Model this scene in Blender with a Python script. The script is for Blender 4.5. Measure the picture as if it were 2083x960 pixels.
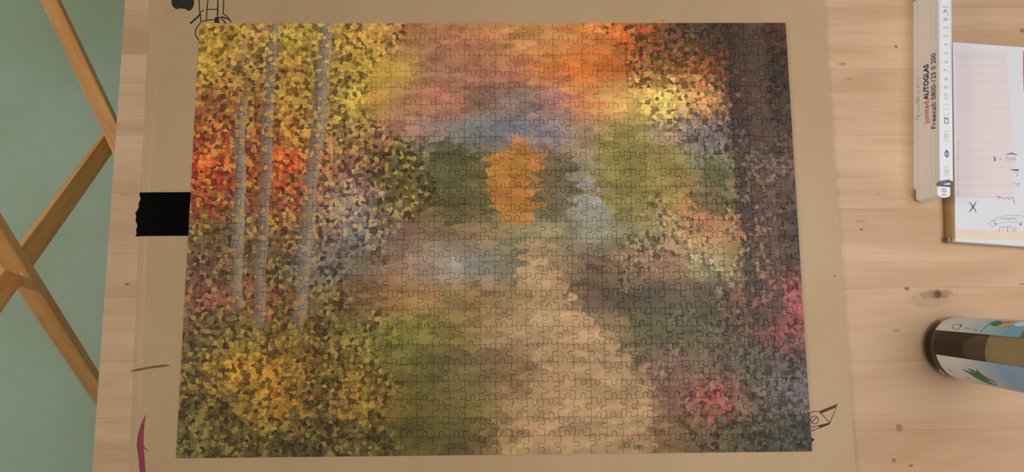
import bpy, bmesh, math, random
import numpy as np
from mathutils import Vector, Matrix, Euler

random.seed(7)
scene = bpy.context.scene
for o in list(bpy.data.objects):
    bpy.data.objects.remove(o)
C = scene.collection

# ------------------------------------------------------------------ camera
F = 1085.0                                  # focal length in pixels of a 2083 x 960 frame
CAM = Vector((0.0117407, -0.0684548, 0.6075057))
ROT = Euler((0.1019580, -0.0110100, -0.0070865), 'XYZ')
cd = bpy.data.cameras.new('camera')
cd.sensor_fit = 'HORIZONTAL'
cd.sensor_width = 36.0
cd.lens = 36.0 * F / 2083.0
cd.clip_start = 0.01
cam = bpy.data.objects.new('camera', cd)
cam.location = CAM
cam.rotation_euler = ROT
C.objects.link(cam)
scene.camera = cam
RM = ROT.to_matrix()

# ------------------------------------------------------------------ light
world = bpy.data.worlds.new('world')
scene.world = world
world.use_nodes = True
bg = world.node_tree.nodes['Background']
bg.inputs['Color'].default_value = (1.0, 0.94, 0.83, 1)
bg.inputs['Strength'].default_value = 0.165


def area(name, loc, target, size, power, col):
    ld = bpy.data.lights.new(name, 'AREA')
    ld.shape = 'DISK'
    ld.size = size
    ld.energy = power
    ld.color = col
    o = bpy.data.objects.new(name, ld)
    o.location = loc
    o.rotation_euler = (Vector(target) - Vector(loc)).to_track_quat('-Z', 'Y').to_euler()
    C.objects.link(o)
    return o


area('ceiling_lamp_light', (0.62, -0.02, 1.08), (0.50, -0.02, 0), 0.7, 7.6, (0.98, 0.97, 1.0))
area('room_lamp_light', (-2.6, 0.2, 1.5), (0.3, 0.0, 0), 1.0, 27.0, (1.0, 0.91, 0.76))

vs = scene.view_settings
vs.view_transform = 'Standard'
vs.look = 'None'
vs.gamma = 1.0
vs.exposure = 0.0
vs.use_curve_mapping = False


# ------------------------------------------------------------------ helpers
def ray(x, y):
    return RM @ Vector(((x - 1041.5) / F, (480 - y) / F, -1.0))


def at(x, y, z=0.0):
    """the point of the horizontal plane at height z seen at a photo pixel"""
    d = ray(x, y)
    return CAM + d * ((z - CAM.z) / d.z)


def lin(c):
    out = []
    for v in c[:3]:
        v = v / 255.0
        out.append(v / 12.92 if v <= 0.04045 else ((v + 0.055) / 1.055) ** 2.4)
    return tuple(out) + (1.0,)


def link(o, parent=None):
    C.objects.link(o)
    if parent is not None:
        o.parent = parent
    return o


def empty(name, loc, rz=0.0, label=None, cat=None, kind=None, group=None):
    o = bpy.data.objects.new(name, None)
    o.empty_display_size = 0.02
    o.location = loc
    o.rotation_euler = (0, 0, rz)
    C.objects.link(o)
    if label:
        o['label'] = label
    if cat:
        o['category'] = cat
    if kind:
        o['kind'] = kind
    if group:
        o['group'] = group
    return o


def mesh_obj(name, verts, faces, mat, parent=None, loc=None, smooth=False, label=None):
    me = bpy.data.meshes.new(name)
    me.from_pydata([tuple(v) for v in verts], [], faces)
    me.update()
    if mat:
        me.materials.append(mat)
    if smooth:
        for p in me.polygons:
            p.use_smooth = True
    o = bpy.data.objects.new(name, me)
    link(o, parent)
    if loc is not None:
        o.location = loc
    if label:
        o['label'] = label
    return o


def bm_obj(name, bm, mat, parent=None, loc=None, smooth=False, label=None):
    me = bpy.data.meshes.new(name)
    bmesh.ops.recalc_face_normals(bm, faces=bm.faces)
    bm.to_mesh(me)
    bm.free()
    if mat:
        me.materials.append(mat)
    if smooth:
        for p in me.polygons:
            p.use_smooth = True
    o = bpy.data.objects.new(name, me)
    link(o, parent)
    if loc is not None:
        o.location = loc
    if label:
        o['label'] = label
    return o


def bevel_box(x0, x1, y0, y1, z0, z1, b=0.0005, seg=1):
    bm = bmesh.new()
    bmesh.ops.create_cube(bm, size=1.0)
    for v in bm.verts:
        v.co = Vector(((x0 + x1) / 2 + v.co.x * (x1 - x0), (y0 + y1) / 2 + v.co.y * (y1 - y0),
                       (z0 + z1) / 2 + v.co.z * (z1 - z0)))
    if b > 0:
        bmesh.ops.bevel(bm, geom=list(bm.edges), offset=b, segments=seg, affect='EDGES', profile=0.6)
    return bm


class NT:
    """small node-tree helper"""
    def __init__(self, name):
        self.m = bpy.data.materials.new(name)
        self.m.use_nodes = True
        self.t = self.m.node_tree
        self.b = self.t.nodes['Principled BSDF']

    def n(self, typ, **kw):
        nd = self.t.nodes.new(typ)
        for k, v in kw.items():
            setattr(nd, k, v)
        return nd

    def l(self, a, b):
        self.t.links.new(a, b)

    def val(self, sock, v):
        if hasattr(v, 'links') or isinstance(v, bpy.types.NodeSocket):
            self.l(v, sock)
        else:
            sock.default_value = v

    def math(self, op, a, b=0.0, c=None, clamp=False):
        nd = self.n('ShaderNodeMath', operation=op, use_clamp=clamp)
        self.val(nd.inputs[0], a)
        self.val(nd.inputs[1], b)
        if c is not None:
            self.val(nd.inputs[2], c)
        return nd.outputs[0]

    def mix(self, fac, a, b, blend='MIX'):
        nd = self.n('ShaderNodeMix', data_type='RGBA', blend_type=blend)
        self.val(nd.inputs[0], fac)
        self.val(nd.inputs[6], a)
        self.val(nd.inputs[7], b)
        return nd.outputs[2]

    def ss(self, v, lo, hi, a=0.0, b=1.0):
        nd = self.n('ShaderNodeMapRange', interpolation_type='SMOOTHSTEP')
        self.val(nd.inputs[0], v)
        nd.inputs[1].default_value = lo
        nd.inputs[2].default_value = hi
        nd.inputs[3].default_value = a
        nd.inputs[4].default_value = b
        return nd.outputs[0]

    def noise(self, vec, scale, detail=3.0, rough=0.55, dist=0.0):
        nd = self.n('ShaderNodeTexNoise')
        if vec is not None:
            self.l(vec, nd.inputs['Vector'])
        nd.inputs['Scale'].default_value = scale
        nd.inputs['Detail'].default_value = detail
        nd.inputs['Roughness'].default_value = rough
        nd.inputs['Distortion'].default_value = dist
        return nd

    def mapping(self, vec, scale=(1, 1, 1), loc=(0, 0, 0)):
        nd = self.n('ShaderNodeMapping')
        self.l(vec, nd.inputs['Vector'])
        nd.inputs['Scale'].default_value = scale
        nd.inputs['Location'].default_value = loc
        return nd.outputs[0]

    def bump(self, h, strength, dist=0.001):
        nd = self.n('ShaderNodeBump')
        nd.inputs['Strength'].default_value = strength
        nd.inputs['Distance'].default_value = dist
        self.l(h, nd.inputs['Height'])
        self.l(nd.outputs[0], self.b.inputs['Normal'])


def plain(name, rgb, rough=0.6, spec=0.4, var=0.06, scale=60.0, metallic=0.0):
    """one colour with a little procedural unevenness"""
    k = NT(name)
    co = k.n('ShaderNodeTexCoord').outputs['Object']
    nz = k.noise(co, scale, 4.0)
    c = lin(rgb)
    d = tuple(v * (1 - var) for v in c[:3]) + (1,)
    e = tuple(min(1, v * (1 + var)) for v in c[:3]) + (1,)
    k.l(k.mix(nz.outputs['Fac'], d, e), k.b.inputs['Base Color'])
    k.b.inputs['Roughness'].default_value = rough
    k.b.inputs['Specular IOR Level'].default_value = spec
    k.b.inputs['Metallic'].default_value = metallic
    return k.m


# ------------------------------------------------------------------ materials
def wood_material():
    k = NT('pale_wood')
    pos = k.n('ShaderNodeNewGeometry').outputs['Position']
    rnd = k.n('ShaderNodeObjectInfo').outputs['Random']
    off = k.n('ShaderNodeCombineXYZ')
    k.l(k.math('MULTIPLY', rnd, 37.0), off.inputs[0])
    k.l(k.math('MULTIPLY', rnd, 11.0), off.inputs[2])
    add = k.n('ShaderNodeVectorMath', operation='ADD')
    k.l(pos, add.inputs[0])
    k.l(off.outputs[0], add.inputs[1])
    v = add.outputs[0]
    g1 = k.noise(k.mapping(v, (2.2, 15, 3)), 1.5, 3, 0.55, 0.6).outputs['Fac']
    g2 = k.noise(k.mapping(v, (9, 260, 9)), 1.5, 3, 0.6, 0.3).outputs['Fac']
    g3 = k.noise(k.mapping(v, (3, 9, 3)), 1.0, 2).outputs['Fac']
    base = k.mix(k.ss(g1, 0.3, 0.72), lin((222, 186, 150)), lin((200, 160, 122)))
    base = k.mix(k.math('MULTIPLY', k.ss(g2, 0.45, 0.75), 0.20), base, lin((170, 126, 90)))
    base = k.mix(k.math('MULTIPLY', k.ss(g3, 0.4, 0.7), 0.30), base, lin((230, 198, 166)))
    base = k.mix(k.ss(rnd, 0.0, 1.0, 0.0, 0.30), base, lin((190, 148, 108)))
    # knots and small dark flecks that sit at fixed places of the top
    sep = k.n('ShaderNodeSeparateXYZ')
    k.l(pos, sep.inputs[0])
    wob = k.noise(pos, 160, 2).outputs['Fac']
    knots = [(1908, 598, 0.0065, 0.0050, 0.95, (58, 38, 16)), (1906, 598, 0.024, 0.0065, 0.45, (120, 84, 46)),
             (1845, 587, 0.0035, 0.0022, 0.75, (112, 56, 42)), (1822, 94, 0.0028, 0.0030, 0.65, (110, 66, 44)),
             (1714, 130, 0.0065, 0.0022, 0.55, (134, 92, 44)), (1727, 160, 0.004, 0.0014, 0.45, (110, 72, 48)),
             (1830, 871, 0.0045, 0.0055, 0.50, (130, 70, 48)), (1818, 936, 0.0032, 0.0028, 0.6, (112, 74, 38)),
             (1853, 947, 0.0035, 0.0018, 0.7, (110, 58, 40)), (1752, 467, 0.0022, 0.0016, 0.6, (104, 70, 50)),
             (1823, 672, 0.0050, 0.0028, 0.45, (140, 104, 86)), (2080, 62, 0.004, 0.0035, 0.6, (104, 72, 54)),
             (2078, 578, 0.0040, 0.0016, 0.55, (120, 80, 66)), (259, 578, 0.0030, 0.0018, 0.7, (104, 72, 36)),
             (255, 396, 0.0060, 0.0009, 0.5, (130, 88, 50)), (1787, 395, 0.004, 0.0012, 0.35, (120, 80, 52)),
             (1750, 450, 0.009, 0.0012, 0.35, (120, 80, 52)), (1890, 610, 0.028, 0.010, 0.25, (140, 104, 62))]
    for (x, y, rx, ry, a, col) in knots:
        p = at(x, y, 0)
        dx = k.math('DIVIDE', k.math('SUBTRACT', sep.outputs[0], p.x), rx)
        dy = k.math('DIVIDE', k.math('SUBTRACT', sep.outputs[1], p.y), ry)
        d = k.math('ADD', k.math('MULTIPLY', dx, dx), k.math('MULTIPLY', dy, dy))
        d = k.math('ADD', d, k.math('MULTIPLY', k.math('SUBTRACT', wob, 0.5), 1.6))
        fac = k.ss(d, 0.15, 1.15, a, 0.0)
        base = k.mix(fac, base, lin(col))
    k.l(base, k.b.inputs['Base Color'])
    k.b.inputs['Roughness'].default_value = 0.5
    k.b.inputs['Specular IOR Level'].default_value = 0.35
    k.bump(g2, 0.12, 0.0006)
    return k.m


def floor_material():
    k = NT('green_floor')
    pos = k.n('ShaderNodeNewGeometry').outputs['Position']
    a = k.noise(pos, 2.2, 3, 0.5).outputs['Fac']
    b = k.noise(pos, 320, 3, 0.6).outputs['Fac']
    c = k.mix(k.ss(a, 0.35, 0.65), lin((160, 184, 156)), lin((170, 197, 182)))
    c = k.mix(k.math('MULTIPLY', k.ss(b, 0.4, 0.7), 0.18), c, lin((126, 146, 120)))
    k.l(c, k.b.inputs['Base Color'])
    k.b.inputs['Roughness'].default_value = 0.6
    return k.m


def kraft_material():
    k = NT('kraft_cardboard')
    pos = k.n('ShaderNodeNewGeometry').outputs['Position']
    a = k.noise(pos, 5.0, 3, 0.5).outputs['Fac']
    b = k.noise(pos, 900, 3, 0.65).outputs['Fac']
    fl = k.noise(k.mapping(pos, (40, 2, 2)), 1.0, 2, 0.5).outputs['Fac']
    c = k.mix(k.ss(a, 0.35, 0.65), lin((196, 164, 124)), lin((203, 172, 134)))
    c = k.mix(k.math('MULTIPLY', k.ss(b, 0.4, 0.7), 0.22), c, lin((160, 124, 86)))
    c = k.mix(k.math('MULTIPLY', k.ss(fl, 0.4, 0.7), 0.10), c, lin((206, 172, 132)))
    k.l(c, k.b.inputs['Base Color'])
    k.b.inputs['Roughness'].default_value = 0.55
    k.b.inputs['Specular IOR Level'].default_value = 0.35
    k.bump(b, 0.08, 0.0003)
    return k.m


# average colours of the printed sheet, 13 bands from top to bottom, 16 patches each: an autumn wood
ART = [
 [(150,120,50),(138,108,60),(152,126,56),(142,118,58),(168,130,62),(152,108,68),(150,106,76),(165,110,75),(172,122,76),(180,128,76),(192,122,60),(182,100,48),(108,74,44),(72,58,42),(58,48,40),(78,54,44)],
 [(142,110,48),(122,95,58),(148,112,48),(130,105,60),(166,136,56),(168,134,66),(142,98,80),(150,102,80),(168,108,80),(190,118,58),(198,110,46),(160,92,46),(120,84,48),(152,90,46),(74,58,42),(58,48,40)],
 [(122,78,42),(116,75,44),(142,106,48),(132,112,58),(170,140,60),(152,112,76),(168,108,86),(126,92,76),(122,106,96),(152,112,100),(200,128,78),(220,164,90),(228,184,96),(208,152,90),(94,68,54),(68,56,46)],
 [(132,74,38),(118,75,48),(148,102,44),(132,106,64),(126,96,60),(152,106,90),(126,116,106),(110,110,106),(106,110,116),(126,116,116),(152,126,90),(152,132,74),(146,126,94),(120,106,106),(84,66,58),(74,58,50)],
 [(156,68,32),(132,74,48),(170,74,32),(142,94,68),(116,76,66),(106,102,58),(112,112,94),(100,96,66),(166,112,52),(130,102,74),(140,130,106),(120,112,58),(132,116,62),(126,120,90),(100,90,70),(104,84,74)],
 [(126,62,34),(112,70,48),(132,75,42),(122,96,74),(136,120,110),(118,80,42),(90,82,48),(98,90,68),(122,90,52),(116,102,64),(150,146,140),(106,98,58),(154,122,68),(166,100,58),(122,98,64),(74,58,50)],
 [(86,76,44),(96,76,54),(108,74,48),(110,90,74),(112,106,102),(112,86,72),(120,98,74),(132,108,76),(126,118,80),(136,122,90),(130,126,106),(120,112,74),(146,132,84),(162,112,74),(152,112,70),(68,56,48)],
 [(86,64,50),(86,70,48),(80,70,48),(102,98,92),(92,82,68),(136,108,84),(146,132,116),(132,126,116),(116,106,80),(146,122,86),(92,72,56),(132,106,80),(132,96,74),(162,148,106),(132,112,74),(74,58,48)],
 [(106,68,54),(118,80,54),(112,80,48),(90,76,48),(110,82,54),(142,104,66),(134,106,68),(128,102,66),(132,112,76),(136,112,76),(88,70,52),(76,66,48),(86,74,52),(86,74,52),(106,76,64),(142,78,74)],
 [(80,70,44),(100,86,48),(102,82,40),(86,76,40),(100,92,48),(106,102,48),(112,102,54),(126,104,68),(162,132,96),(160,132,96),(162,134,96),(96,88,54),(86,82,54),(80,76,52),(96,72,58),(128,68,64)],
 [(96,80,44),(154,112,38),(128,96,38),(86,70,38),(112,92,44),(96,88,46),(92,82,48),(106,92,60),(122,96,66),(112,92,62),(132,108,76),(100,86,58),(122,96,80),(102,86,66),(80,76,62),(86,76,70)],
 [(76,66,38),(96,76,38),(134,98,38),(76,66,40),(134,98,44),(96,84,44),(96,86,46),(106,92,54),(146,116,80),(146,116,80),(116,96,66),(144,114,82),(116,86,70),(152,84,74),(106,92,70),(100,92,90)],
 [(80,74,42),(76,66,36),(70,62,36),(70,62,38),(76,66,38),(80,72,40),(86,76,44),(90,76,46),(128,98,64),(128,98,64),(90,76,50),(102,86,54),(116,92,62),(86,74,52),(74,70,54),(70,68,58)],
]
PW, PH, PT, BT = 0.693, 0.493, 0.0020, 0.0030
LIGHT_L, LIGHT_R = 0.42, 0.74       # how much of a white sheet's light the photo records at the two ends


def art_material(root):
    """impressionist dabs: every Voronoi cell takes the colour its centre has in the banded palette"""
    k = NT('puzzle_print')
    tc = k.n('ShaderNodeTexCoord', object=root).outputs['Object']
    sep0 = k.n('ShaderNodeSeparateXYZ')
    k.l(tc, sep0.inputs[0])
    flat = k.n('ShaderNodeCombineXYZ')
    k.l(sep0.outputs[0], flat.inputs[0])
    k.l(sep0.outputs[1], flat.inputs[1])
    co = flat.outputs[0]
    # leaf dabs and broader, level strokes
    def vor(vec, scale, rand=1.0):
        nd = k.n('ShaderNodeTexVoronoi', voronoi_dimensions='2D', feature='F1')
        k.l(vec, nd.inputs['Vector'])
        nd.inputs['Scale'].default_value = scale
        nd.inputs['Randomness'].default_value = rand
        return nd
    warp = k.noise(co, 190, 2, 0.6)
    wv = k.n('ShaderNodeVectorMath', operation='SCALE')
    sub = k.n('ShaderNodeVectorMath', operation='SUBTRACT')
    k.l(warp.outputs['Color'], sub.inputs[0])
    sub.inputs[1].default_value = (0.5, 0.5, 0.5)
    k.l(sub.outputs[0], wv.inputs[0])
    wv.inputs['Scale'].default_value = 0.007
    wad = k.n('ShaderNodeVectorMath', operation='ADD')
    k.l(co, wad.inputs[0])
    k.l(wv.outputs[0], wad.inputs[1])
    cw = wad.outputs[0]
    leaf = vor(cw, 230)
    st = vor(k.mapping(cw, (0.42, 1.25, 1)), 120)
    stp = k.mapping(st.outputs['Position'], (1 / 0.42, 1 / 1.25, 1))
    u = k.math('DIVIDE', k.math('ADD', sep0.outputs[0], PW / 2), PW)
    v = k.math('DIVIDE', k.math('SUBTRACT', PH / 2, sep0.outputs[1]), PH)
    big = k.noise(co, 9, 2).outputs['Fac']
    # where the dabs are leaves: both sides and the meadow's flowers; elsewhere level strokes
    side = k.math('MAXIMUM', k.math('SUBTRACT', 0.58, u), k.math('SUBTRACT', u, k.ss(v, 0.16, 0.34, 0.45, 0.57)))
    leafy = k.math('ADD', side, k.math('MULTIPLY', k.math('SUBTRACT', big, 0.5), 0.7))
    lf = k.ss(leafy, 0.19, 0.27)
    pos = k.n('ShaderNodeMix', data_type='VECTOR')
    k.l(lf, pos.inputs[0])
    k.l(stp, pos.inputs[4])
    k.l(leaf.outputs['Position'], pos.inputs[5])
    soft = k.n('ShaderNodeMix', data_type='VECTOR')          # strokes keep some of the smooth ground
    k.l(k.ss(lf, 0, 1, 0.8, 0.95), soft.inputs[0])
    k.l(cw, soft.inputs[4])
    k.l(pos.outputs[1], soft.inputs[5])
    # leaves are scattered a little from where their colour belongs
    lr = k.n('ShaderNodeMix', data_type='RGBA')
    k.l(lf, lr.inputs[0])
    k.l(st.outputs['Color'], lr.inputs[6])
    k.l(leaf.outputs['Color'], lr.inputs[7])
    rsep = k.n('ShaderNodeSeparateColor')
    k.l(lr.outputs[2], rsep.inputs[0])
    s2 = k.n('ShaderNodeSeparateXYZ')
    k.l(soft.outputs[1], s2.inputs[0])
    scat = k.ss(lf, 0, 1, 0.012, 0.05)
    uu = k.math('ADD', k.math('DIVIDE', k.math('ADD', s2.outputs[0], PW / 2), PW),
                k.math('MULTIPLY', k.math('SUBTRACT', rsep.outputs[0], 0.5), scat))
    vv = k.math('ADD', k.math('DIVIDE', k.math('SUBTRACT', PH / 2, s2.outputs[1]), PH),
                k.math('MULTIPLY', k.math('SUBTRACT', rsep.outputs[1], 0.5), scat))
    col = None
    n = len(ART)
    for i, row in enumerate(ART):
        rp = k.n('ShaderNodeValToRGB')
        el = rp.color_ramp
        el.interpolation = 'LINEAR'
        while len(el.elements) > 1:
            el.elements.remove(el.elements[-1])
        m = len(row)
        for j, c in enumerate(row):
            e = el.elements[0] if j == 0 else el.elements.new((j + 0.5) / m)
            e.position = (j + 0.5) / m
            L = LIGHT_L + (LIGHT_R - LIGHT_L) * (j + 0.5) / m
            e.color = tuple(min(0.95, q / L) for q in lin(c)[:3]) + (1,)
        k.l(uu, rp.inputs[0])
        if col is None:
            col = rp.outputs[0]
        else:
            f = k.ss(k.math('MULTIPLY', vv, float(n)), i - 0.5, i + 0.5)
            col = k.mix(f, col, rp.outputs[0])
    # plain round tree crowns of a wood's edge and a bare track through the meadow
    edge = k.noise(co, 70, 3, 0.65).outputs['Fac']
    def spot(cu, cv, ru, rv):
        a = k.math('DIVIDE', k.math('SUBTRACT', uu, cu), ru)
        b = k.math('DIVIDE', k.math('SUBTRACT', vv, cv), rv)
        d = k.math('ADD', k.math('MULTIPLY', a, a), k.math('MULTIPLY', b, b))
        return k.math('ADD', d, k.math('MULTIPLY', k.math('SUBTRACT', edge, 0.5), 1.5))
    for (cu, cv, ru, rv, cc) in [(0.345, 0.37, 0.050, 0.105, (92, 84, 50)), (0.430, 0.385, 0.042, 0.105, (84, 78, 50)), (0.475, 0.40, 0.036, 0.09, (98, 88, 54)),
                                 (0.535, 0.385, 0.048, 0.105, (164, 112, 50)), (0.600, 0.40, 0.034, 0.085, (96, 86, 60)), (0.720, 0.37, 0.062, 0.11, (122, 110, 54)),
                                 (0.785, 0.38, 0.040, 0.08, (128, 112, 58)), (0.865, 0.41, 0.040, 0.07, (82, 80, 48))]:
        cl = tuple(q / 0.60 for q in lin(cc)[:3]) + (1,)
        col = k.mix(k.ss(spot(cu, cv, ru, rv), 0.75, 1.15, 0.85, 0.0), col, cl)
    tcx = k.math('ADD', 0.60, k.math('MULTIPLY', k.math('SINE', k.math('MULTIPLY', vv, 9.0)), 0.045))
    twd = k.ss(vv, 0.52, 1.0, 0.018, 0.125)
    td = k.math('DIVIDE', k.math('ABSOLUTE', k.math('SUBTRACT', uu, tcx)), twd)
    td = k.math('ADD', td, k.math('MULTIPLY', k.math('SUBTRACT', edge, 0.5), 1.6))
    tm = k.math('MULTIPLY', k.ss(td, 0.7, 1.15, 0.75, 0.0), k.ss(vv, 0.50, 0.58))
    col = k.mix(tm, col, tuple(q / 0.60 for q in lin((166, 134, 98))[:3]) + (1,))
    # light and dark dabs
    amp = k.ss(lf, 0, 1, 0.34, 0.95)
    j = k.math('ADD', 1.0, k.math('MULTIPLY', k.math('SUBTRACT', rsep.outputs[2], 0.48), amp))
    hs = k.n('ShaderNodeHueSaturation')
    k.l(col, hs.inputs['Color'])
    mid = k.noise(k.mapping(co, (0.7, 1.4, 1)), 38, 3, 0.6).outputs['Fac']
    j = k.math('MULTIPLY', j, k.ss(mid, 0.3, 0.7, 0.84, 1.20))
    k.l(j, hs.inputs['Value'])
    k.l(k.math('ADD', 0.5, k.math('MULTIPLY', k.math('SUBTRACT', rsep.outputs[0], 0.5),
                                  k.ss(lf, 0, 1, 0.02, 0.045))), hs.inputs['Hue'])
    hs.inputs['Saturation'].default_value = 1.0
    col = hs.outputs[0]
    dkf = k.math('MULTIPLY', k.ss(rsep.outputs[2], 0.20, 0.30, 0.42, 0.0), lf)
    col = k.mix(dkf, col, tuple(q / 0.55 for q in lin((52, 38, 28))[:3]) + (1,))
    ltf = k.math('MULTIPLY', k.ss(rsep.outputs[2], 0.78, 0.88, 0.0, 0.30), k.math('MULTIPLY', lf, k.math('MULTIPLY', k.ss(v, 0.45, 0.65, 1.0, 0.45), k.ss(u, 0.35, 0.50, 1.0, 0.0))))
    col = k.mix(ltf, col, tuple(q / 0.55 for q in lin((212, 176, 70))[:3]) + (1,))
    # plain slender trunks, upright, nothing more than streaks of bark
    wig = k.noise(co, 14, 2).outputs['Fac']
    for (u0, lean, w, v0, v1, cA) in [(0.075, 0.012, 0.010, 0.20, 0.66, (118, 106, 92)), (0.125, -0.01, 0.009, -0.1, 0.70, (112, 100, 88)),
                                      (0.215, -0.045, 0.012, -0.1, 0.70, (116, 104, 90)), (0.925, 0.02, 0.034, -0.1, 0.70, (64, 50, 42))]:
        cx = k.math('ADD', k.math('MULTIPLY', v, lean), u0)
        cx = k.math('ADD', cx, k.math('MULTIPLY', k.math('SUBTRACT', wig, 0.5), 0.02))
        d = k.math('SUBTRACT', u, cx)
        msk = k.ss(k.math('ABSOLUTE', d), w * 0.8, w * 1.1, 1, 0)
        msk = k.math('MULTIPLY', msk, k.math('MULTIPLY', k.ss(v, v1 - 0.02, v1 + 0.04, 1, 0), k.ss(v, v0 - 0.05, v0 + 0.02, 0, 1)))
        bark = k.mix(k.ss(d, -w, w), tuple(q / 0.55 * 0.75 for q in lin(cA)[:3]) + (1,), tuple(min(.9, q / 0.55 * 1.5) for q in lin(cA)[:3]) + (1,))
        bark = k.mix(k.math('MULTIPLY', k.ss(rsep.outputs[1], 0.4, 0.7), 0.35), bark, col)
        cover = k.math('MULTIPLY', msk, k.ss(rsep.outputs[2], 0.78, 0.82, 1.0, 0.15))
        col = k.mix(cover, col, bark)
    k.l(col, k.b.inputs['Base Color'])
    k.b.inputs['Roughness'].default_value = 0.45
    k.b.inputs['Specular IOR Level'].default_value = 0.2
    lin_n = k.noise(k.mapping(tc, (1, 1, 1)), 1500, 1).outputs['Fac']
    k.bump(lin_n, 0.05, 0.0002)
    return k.m


M = {}
M['wood'] = wood_material()
M['floor'] = floor_material()
M['kraft'] = kraft_material()
M['under_wood'] = plain('table_leg_wood', (186, 142, 98), 0.5)
M['ink'] = plain('black_marker_ink', (36, 30, 22), 0.6)
M['pen'] = plain('brown_pen_ink', (72, 52, 44), 0.6)
M['magenta'] = plain('magenta_crayon', (150, 62, 82), 0.7, var=0.2, scale=300)
M['graphite'] = plain('smudged_graphite', (118, 100, 66), 0.7, var=0.25, scale=400)
M['tape'] = plain('black_tape', (6, 6, 7), 0.8, 0.05)
M['ruler_edge'] = plain('white_painted_wood', (250, 248, 250), 0.5)
M['ruler_face'] = plain('white_ruler_face', (242, 244, 246), 0.4)
M['steel'] = plain('grey_hinge_steel', (128, 132, 138), 0.4, metallic=0.4)
M['print_red'] = plain('red_print', (226, 112, 84), 0.6)
M['print_dark'] = plain('dark_print', (52, 48, 62), 0.6)
M['print_brown'] = plain('brown_print', (112, 84, 74), 0.6)
M['print_grey'] = plain('faded_grey_print', (208, 209, 206), 0.6)
M['print_scale'] = plain('scale_print', (188, 190, 194), 0.6)
M['print_blue'] = plain('blue_violet_print', (112, 112, 168), 0.6)
M['paper'] = plain('white_paper', (232, 233, 236), 0.7, var=0.02)
M['pink'] = plain('pink_form_print', (236, 224, 222), 0.7, var=0.02)
M['pink_line'] = plain('pink_rule_print', (226, 206, 206), 0.7)
M['mauve'] = plain('mauve_ink', (176, 156, 176), 0.7)
M['violet'] = plain('violet_ink', (120, 112, 158), 0.7)
M['cream'] = plain('cream_paper', (240, 222, 196), 0.7, var=0.03)
M['brown_card'] = plain('brown_card', (168, 138, 98), 0.6)
M['screw'] = plain('bright_screw_steel', (226, 224, 214), 0.35)

# rack wood: orange varnish, long grain
k = NT('orange_varnished_wood')
tcg = k.n('ShaderNodeTexCoord').outputs['Object']
gg = k.noise(k.mapping(tcg, (4, 60, 60)), 1.5, 4, 0.6, 0.4).outputs['Fac']
k.l(k.mix(k.ss(gg, 0.3, 0.7), lin((244, 184, 112)), lin((222, 158, 92))), k.b.inputs['Base Color'])
k.b.inputs['Roughness'].default_value = 0.38
M['rack'] = k.m

# ------------------------------------------------------------------ the setting
FZ = -0.75
bm = bevel_box(-2.6, 2.6, -2.2, 2.2, FZ - 0.05, FZ, 0)
fl = bm_obj('floor', bm, M['floor'])
fl['kind'] = 'structure'
fl['label'] = 'green floor seen beside the left edge of the table'

# ------------------------------------------------------------------ table: staves glued edge to edge
TX0, TX1, TY0, TY1, TT = -0.4392, 1.12, -0.62, 0.62, 0.030
table = empty('table', (0.34, 0, FZ), 0, 'pale knotty wooden table top carrying the puzzle board', 'table')


def staves(x0, x1, seams):
    ys = [TY0] + seams + [TY1]
    for a, b in zip(ys[:-1], ys[1:]):
        bm = bevel_box(x0, x1, a + 0.00004, b - 0.00004, -TT, random.uniform(-0.00005, 0.0), 0.00015)
        cy = (a + b) / 2
        for v in bm.verts:
            v.co -= Vector(((x0 + x1) / 2, cy, 0))
        bm_obj('plank', bm, M['wood'], table, Vector(((x0 + x1) / 2, cy, 0)) - table.location)


def seam_list(px, pys):
    mid = sorted(at(px, y, 0).y for y in pys)
    lo, hi = [], []
    y = mid[0] - 0.085
    while y > TY0 + 0.05:
        lo.insert(0, y)
        y -= 0.085
    y = mid[-1] + 0.085
    while y < TY1 - 0.05:
        hi.append(y)
        y += 0.085
    return lo + mid + hi


staves(TX0, -0.12, seam_list(240, [20, 110, 168, 275, 392, 515, 604, 735, 850, 940]))
staves(-0.1199, TX1, seam_list(1780, [15, 140, 275, 425, 586, 735, 875]))
for lx in (TX0 + 0.25, TX1 - 0.12):
    for ly in (TY0 + 0.09, TY1 - 0.09):
        bm_obj('leg', bevel_box(-0.035, 0.035, -0.035, 0.035, 0, -FZ - TT, 0.003), M['under_wood'], table,
               (lx - table.location.x, ly, 0))

# ------------------------------------------------------------------ cardboard sheet
board = empty('cardboard_sheet', (0, 0, 0), 0, 'large brown cardboard sheet with doodles lying under the jigsaw puzzle', 'cardboard')
bl0, bl1 = at(303, 0, BT), at(262, 960, BT)
slope = (bl0.x - bl1.x) / (bl0.y - bl1.y)
BY0, BY1, BXR = -0.36, 0.36, 0.3950


def board_left(y):
    return bl1.x + slope * (y - bl1.y)


verts, faces = [], []
NY = 73
prof = None
for i in range(NY):
    y = BY0 + (BY1 - BY0) * i / (NY - 1)
    xl = board_left(y) + 0.0004 * math.sin(y * 60) + 0.0003 * math.sin(y * 173 + 1)
    wcr = 0.010 + 0.008 * max(0, min(1, (y - 0.02) / 0.2))       # pressed strip along the left edge
    xr = BXR + 0.0004 * math.sin(y * 45 + 2)
    ring = [(xl, 0.0001), (xl, 0.0018), (xl + 0.0005, 0.0021), (xl + wcr * 0.55, 0.0023), (xl + wcr, 0.0030),
            (xl + wcr + 0.006, BT), (0, BT), (xr - 0.012, BT), (xr - 0.0005, BT - 0.0001), (xr, BT - 0.0006), (xr, 0.0001)]
    m = len(ring)
    verts += [(x, y, z) for x, z in ring]
    if i:
        for j in range(m):
            a, b = (i - 1) * m + j, (i - 1) * m + (j + 1) % m
            faces.append((a, b, b + m, a + m))
faces.append(tuple(range(m)))
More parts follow.
